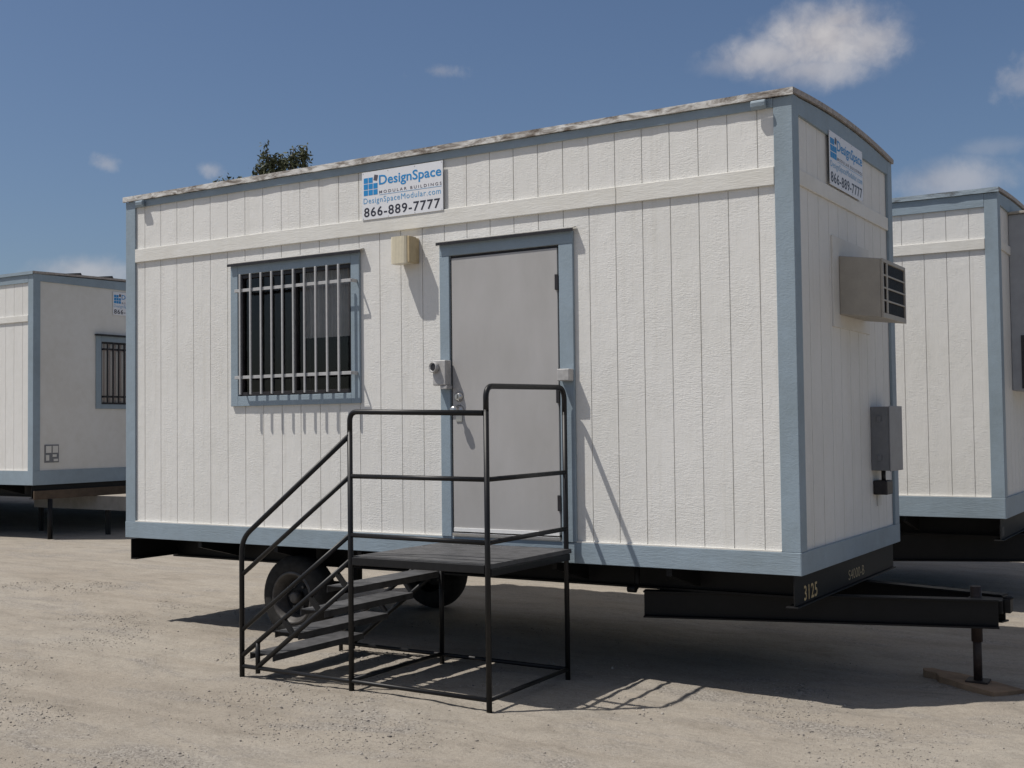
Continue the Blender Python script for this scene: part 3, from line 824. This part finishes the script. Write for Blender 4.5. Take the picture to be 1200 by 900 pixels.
tb('base_rail', [(X0 + .02, YB, zbr), (XRB, YB, zbr - .01)], .0145)
# landing deck of narrow planks
dk = MB(); zt_ = zz(.102)
dk.box(*[v for v in (XL - O.x - .005, XR - O.x + .005)], YF - O.y + .0185, YB - O.y + .02, zt_ - .03, zt_ - .006)
n = 8; yy0, yy1 = YF - O.y + .019, YB - O.y + .02
for k in range(n):
    a_ = yy0 + (yy1 - yy0) * k / n; b_ = yy0 + (yy1 - yy0) * (k + 1) / n
    dk.box(XL - O.x - .004, XR - O.x + .004, a_ + .003, b_ - .003, zt_ - .0055, zt_)
dk.build('landing_deck', 'tread', st, .0015)
m = MB()
m.box(XL - O.x + .018, XR - O.x - .018, YF - O.y - .012, YF - O.y + .018, zt_ - .055, zt_ - .004); m.box(XL - O.x + .018, XR - O.x - .018, YB - O.y - .018, YB - O.y + .012, zt_ - .075, zt_ - .0305)
m.box(XR - O.x - .015, XR - O.x + .015, YF - O.y + .0185, YB - O.y - .0185, zt_ - .075, zt_ - .0305); m.box(XL - O.x - .015, XL - O.x + .015, YF - O.y + .0185, YB - O.y - .0185, zt_ - .075, zt_ - .0305)
m.build('deck_frame', 'rail', st, .003)
# stair flight
tb('handrail', bend([(X0, YF, foot(X0, YF)), (X0, YF, zz(.178)), (XL, YF, zz(.902))], .10, 8))
tb('mid_rail', [(X0, YF, zz(-.075)), (XL, YF, zz(.631))], .0155)
tb('mid_rail', [(X0, YF, zz(-.46)), (XL, YF, zz(.246))], .0155)
def stringer(y, dy, short=False):
    m = MB()
    top0, top1 = (X0 + .01, zz(-.63)), (XL, zz(.078))
    bot0, bot1 = (X0 + .15, zz(-.70)), (XL, zz(-.082))
    m.tube([P(top0[0], y, top0[1]), P(top1[0], y, top1[1])], .0175, 10)
    m.tube([P(bot0[0], y, bot0[1]), P(bot1[0], y, bot1[1])], .0175, 10)
    m.tube([P(bot0[0], y, zz(-.745)), P(bot0[0], y, zz(-.53))], .017, 10)
    for k in range(1, 4):
        x = X0 + .16 + k * .235; f_ = (x - top0[0]) / (top1[0] - top0[0]); z = top0[1] + f_ * (top1[1] - top0[1])
        x2 = x + .085; f2 = (x2 - bot0[0]) / (bot1[0] - bot0[0]); z2 = bot0[1] + f2 * (bot1[1] - bot0[1])
        m.tube([P(x, y, z - .004), P(x2, y, z2 + .004)], .014, 4, True, True)
    return m.build('stringer', 'rail', st)
stringer(YF, 1); stringer(YB, -1)
tb('post', [(X0 + .03, YB, foot(X0 + .03, YB)), (X0 + .03, YB, zz(-.60))], .016)
for k, z in enumerate((-.612, -.444, -.276, -.105)):
    x = X0 + .055 + k * .235
    m = MB().box(x - O.x, x + .218 - O.x, YF - O.y + .02, YB - O.y - .02, zz(z) - .006, zz(z))
    m.box(x - O.x, x + .006 - O.x, YF - O.y + .02, YB - O.y - .02, zz(z) - .045, zz(z) - .0065); m.box(x + .212 - O.x, x + .218 - O.x, YF - O.y + .02, YB - O.y - .02, zz(z) - .045, zz(z) - .0065)
    m.build('tread', 'tread', st, .001)

# ------------------------------------------------------------------ plank under the jack
jx, jy = L + .79, W / 2
jg = float(gh(jx, jy))
pk = MB()
pts = [(-.47, -.02), (-.40, -.075), (-.31, -.06), (-.22, -.125), (.02, -.15), (.27, -.16), (.285, .10), (.02, .115), (-.25, .10), (-.36, .055), (-.45, .05)]
pk.prism([(x, y, -.012) for x, y in pts], (0, 0, .050))
po = pk.build('plank', 'plank', None, .003); po.location = (jx, jy, jg); po.rotation_euler = (R(-1.5), R(1.2), R(-32))
tag(po, 'rough brown timber plank on the dirt under the tongue jack of the nearest trailer', 'plank')

# ------------------------------------------------------------------ trees beyond the trailers
def tree(name, loc, H, spread, clumps, label, seed):
    rg = np.random.default_rng(seed)
    t = empty(name, loc); tag(t, label, 'tree', 'trees beyond the trailers')
    m = MB(); m.tube([(0, 0, -.1), (.1, .05, H * .3), (-.05, .1, H * .6), (.05, 0, H * .8)], [.22, .17, .11, .05], 9)
    for (cx_, cy_, cz_, sx, sz) in clumps:
        z0 = max(H * .3, cz_ - 2.6)
        m.tube([(0, .05, z0), (cx_ * .6, cy_ * .6, cz_ - sz * .9), (cx_, cy_, cz_ + sz * .7)], [.07, .04, .012], 6)
    m.build('trunk', 'bark', t)
    V = []; F = []
    for (cx_, cy_, cz_, sx, sz) in clumps:
        nsub = int(26 * sx * sz / .5) + 10
        for s in range(nsub):
            d = rg.normal(0, 1, 3); d /= np.linalg.norm(d); d *= rg.random() ** .45
            c = np.array([cx_ + d[0] * sx, cy_ + d[1] * sx, cz_ + d[2] * sz])
            rr = rg.uniform(.10, .24)
            for k in range(rg.integers(16, 30)):
                p = c + rg.normal(0, rr * .55, 3) * np.array([1, 1, 1.3])
                a = rg.normal(0, 1, 3); a[2] -= .5; a /= np.linalg.norm(a); b = np.cross(a, rg.normal(0, 1, 3)); b /= np.linalg.norm(b)
                l = rg.uniform(.05, .11); w = l * rg.uniform(.25, .45)
                i = len(V); V += [tuple(p - a * l), tuple(p + b * w), tuple(p + a * l), tuple(p - b * w)]; F.append((i, i + 1, i + 2, i + 3))
    me = bpy.data.meshes.new('crown'); me.from_pydata(V, [], F); me.materials.append(M['leaf'])
    o = bpy.data.objects.new('crown', me); COL.objects.link(o); o.parent = t
rtv = (.85, .527)
def cl(off, back, z, sx, sz): return (off * rtv[0] - back * rtv[1], off * rtv[1] + back * rtv[0], z, sx, sz)
T0 = (-18.97, 22.51, 0)
tree('slender_tree', T0, 11.4, 2, [cl(-.52, 0, 10.78, .14, .62), cl(-.34, 0, 10.5, .16, .5), cl(-.84, .1, 10.25, .16, .40), cl(-.06, .1, 10.68, .14, .52), cl(.12, .1, 10.4, .16, .4), cl(.44, -.1, 10.85, .10, .55), cl(.74, 0, 10.85, .12, .40), cl(.62, .1, 10.2, .22, .3),
    cl(-.3, .1, 10.0, .5, .5), cl(.3, 0, 9.8, .55, .4), cl(-.9, .3, 9.3, .7, .8), cl(.9, -.3, 9.2, .8, .8), cl(0, .6, 8.6, 1.1, .8), cl(-1.1, -.4, 8.0, .9, .8), cl(1.2, .4, 7.8, 1.0, .9), cl(.2, -.5, 7.2, 1.0, .8)],
    'dark wispy tree, the taller one showing in spiky clumps over the trailer roof', 3)
tree('round_tree', (-24.16, 25.15, 0), 10.9, 2, [cl(-.1, 0, 11.0, .3, .28), cl(.35, 0, 10.95, .3, .24), cl(-.5, 0, 10.7, .4, .3), cl(.1, .2, 10.2, .8, .6), cl(-.5, .2, 9.4, .9, .8), cl(.7, -.2, 9.2, .9, .8), cl(0, .3, 8.2, 1.1, .9)],
    'low dark tree top barely showing over the trailer roof, left of the taller tree', 5)

# ------------------------------------------------------------------ camera
cam = bpy.data.cameras.new('camera'); co_ = bpy.data.objects.new('camera', cam); COL.objects.link(co_)
yaw, pit, rol = -.55545, .03595, -.01192
yaw, pit, rol = R(-31.825), R(2.06), R(-.683)
fw = Vector((math.sin(yaw) * math.cos(pit), math.cos(yaw) * math.cos(pit), math.sin(pit)))
rt_ = Vector((math.cos(yaw), -math.sin(yaw), 0)); up = rt_.cross(fw)
r2 = rt_ * math.cos(rol) + up * math.sin(rol); u2 = -rt_ * math.sin(rol) + up * math.cos(rol)
co_.matrix_world = Matrix(((r2.x, u2.x, -fw.x, 8.515), (r2.y, u2.y, -fw.y, -7.159), (r2.z, u2.z, -fw.z, .945 + GZ0), (0, 0, 0, 1)))
cam.sensor_width = 36; cam.lens = 41.5445; cam.clip_start = .1; cam.clip_end = 4000
S.camera = co_

# ------------------------------------------------------------------ light
KX, KY = .42, .345
to_sun = Vector((-KX, -KY, 1)).normalized()
sun = bpy.data.lights.new('sun', 'SUN'); sun.energy = 4.1; sun.angle = R(.55); sun.color = (1, .955, .89)
so = bpy.data.objects.new('sun', sun); COL.objects.link(so)
so.rotation_euler = to_sun.to_track_quat('Z', 'Y').to_euler()

w = bpy.data.worlds.new('World'); S.world = w; w.use_nodes = True
nt = w.node_tree; bg = nt.nodes['Background']
sky = nd(nt, 'ShaderNodeTexSky', sky_type='NISHITA'); sky.sun_disc = False
sky.sun_elevation = math.asin(to_sun.z); sky.sun_rotation = math.atan2(to_sun.x, to_sun.y) % (2 * math.pi)
sky.air_density = 1.0; sky.dust_density = 1.6; sky.ozone_density = 2.2; sky.altitude = 100
tc = nd(nt, 'ShaderNodeTexCoord'); D = tc.outputs['Generated']
def vm(op, a, b=None):
    m = nd(nt, 'ShaderNodeVectorMath', operation=op)
    for i, v in enumerate((a, b)):
        if v is None: continue
        if hasattr(v, 'links'): lk(nt, v, m.inputs[i])
        else: m.inputs[i].default_value = v
    return m
nA = noise(nt, D, 24, 5, .55, .2); nB = noise(nt, D, 75, 6, .62, .3)
# cloud puffs: bearing of each, angular half width and half height, density
puffs = [
    ((-0.2741, 0.9129, 0.3024), 0.0520, 0.0274, 1.00),
    ((-0.3147, 0.9029, 0.2928), 0.0477, 0.0173, 0.80),
    ((-0.2419, 0.9240, 0.2962), 0.0303, 0.0195, 0.85),
    ((-0.3429, 0.8940, 0.2885), 0.0303, 0.0101, 0.40),
    ((-0.2829, 0.9174, 0.2800), 0.0477, 0.0144, 0.70),
    ((-0.2604, 0.9130, 0.3141), 0.0289, 0.0137, 0.90),
    ((-0.5515, 0.7820, 0.2903), 0.0188, 0.0065, 0.32),
    ((-0.7576, 0.6176, 0.2113), 0.0101, 0.0065, 0.40),
    ((-0.7033, 0.6794, 0.2095), 0.0108, 0.0072, 0.42),
    ((-0.7767, 0.6175, 0.1244), 0.0433, 0.0144, 0.60),
    ((-0.1926, 0.9631, 0.1882), 0.0477, 0.0173, 0.55),
    ((-0.1353, 0.9571, 0.2563), 0.0217, 0.0159, 0.32),
    ((-0.1589, 0.9645, 0.2109), 0.0260, 0.0072, 0.20),
    ((-0.2178, 0.9252, 0.3107), 0.0116, 0.0065, 0.10),
    ]
dens = None
for (c, pw, ph, amt) in puffs:
    c = Vector(c).normalized(); rr = c.cross(Vector((0, 0, 1))).normalized(); uu = rr.cross(c)
    px = math_(nt, 'DIVIDE', vm('DOT_PRODUCT', D, tuple(rr)).outputs['Value'], pw)
    py = math_(nt, 'DIVIDE', vm('DOT_PRODUCT', D, tuple(uu)).outputs['Value'], ph)
    rad = math_(nt, 'SQRT', math_(nt, 'ADD', math_(nt, 'MULTIPLY', px, px), math_(nt, 'MULTIPLY', py, py)))
    front = math_(nt, 'GREATER_THAN', vm('DOT_PRODUCT', D, tuple(c)).outputs['Value'], .5)
    ka, kb = (1.15, .65) if pw > .0255 else (2.2, 1.7)
    nn = math_(nt, 'ADD', math_(nt, 'MULTIPLY', math_(nt, 'SUBTRACT', nA, .5), ka), math_(nt, 'MULTIPLY', math_(nt, 'SUBTRACT', nB, .5), kb))
    e = math_(nt, 'ADD', math_(nt, 'SUBTRACT', 1.0, rad), nn)
    mr = nd(nt, 'ShaderNodeMapRange', interpolation_type='SMOOTHSTEP'); lk(nt, e, mr.inputs[0])
    mr.inputs[1].default_value = -.35; mr.inputs[2].default_value = .92; mr.inputs[3].default_value = 0; mr.inputs[4].default_value = amt
    k = math_(nt, 'MULTIPLY', mr.outputs[0], front)
    dens = k if dens is None else math_(nt, 'MAXIMUM', dens, k)
# unseen warm cloud overhead, added to fill and warm the shaded end wall
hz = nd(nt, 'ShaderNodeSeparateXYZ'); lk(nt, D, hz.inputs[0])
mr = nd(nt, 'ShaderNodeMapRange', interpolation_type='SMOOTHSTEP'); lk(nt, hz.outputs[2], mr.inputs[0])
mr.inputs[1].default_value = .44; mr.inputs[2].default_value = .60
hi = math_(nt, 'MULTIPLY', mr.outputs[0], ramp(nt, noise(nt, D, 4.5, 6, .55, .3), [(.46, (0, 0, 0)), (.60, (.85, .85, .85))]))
shade = ramp(nt, nA, [(.3, (5.5, 5.4, 5.9)), (.60, (7.9, 7.7, 7.9))])
SKYGAIN = (.935, 1.0, 1.10)
tint = mixc(nt, 1.0, sky.outputs[0], SKYGAIN, 'MULTIPLY')
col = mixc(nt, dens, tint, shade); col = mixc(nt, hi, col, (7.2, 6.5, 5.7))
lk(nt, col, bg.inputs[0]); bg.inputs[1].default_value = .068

S.view_settings.view_transform = 'Standard'; S.view_settings.look = 'None'
S.view_settings.exposure = .03; S.view_settings.gamma = 1; S.view_settings.use_curve_mapping = False
S.render.resolution_x = 1024; S.render.resolution_y = 768
S.cycles.use_denoising = True
S.cycles.max_bounces = 8; S.cycles.transparent_max_bounces = 8
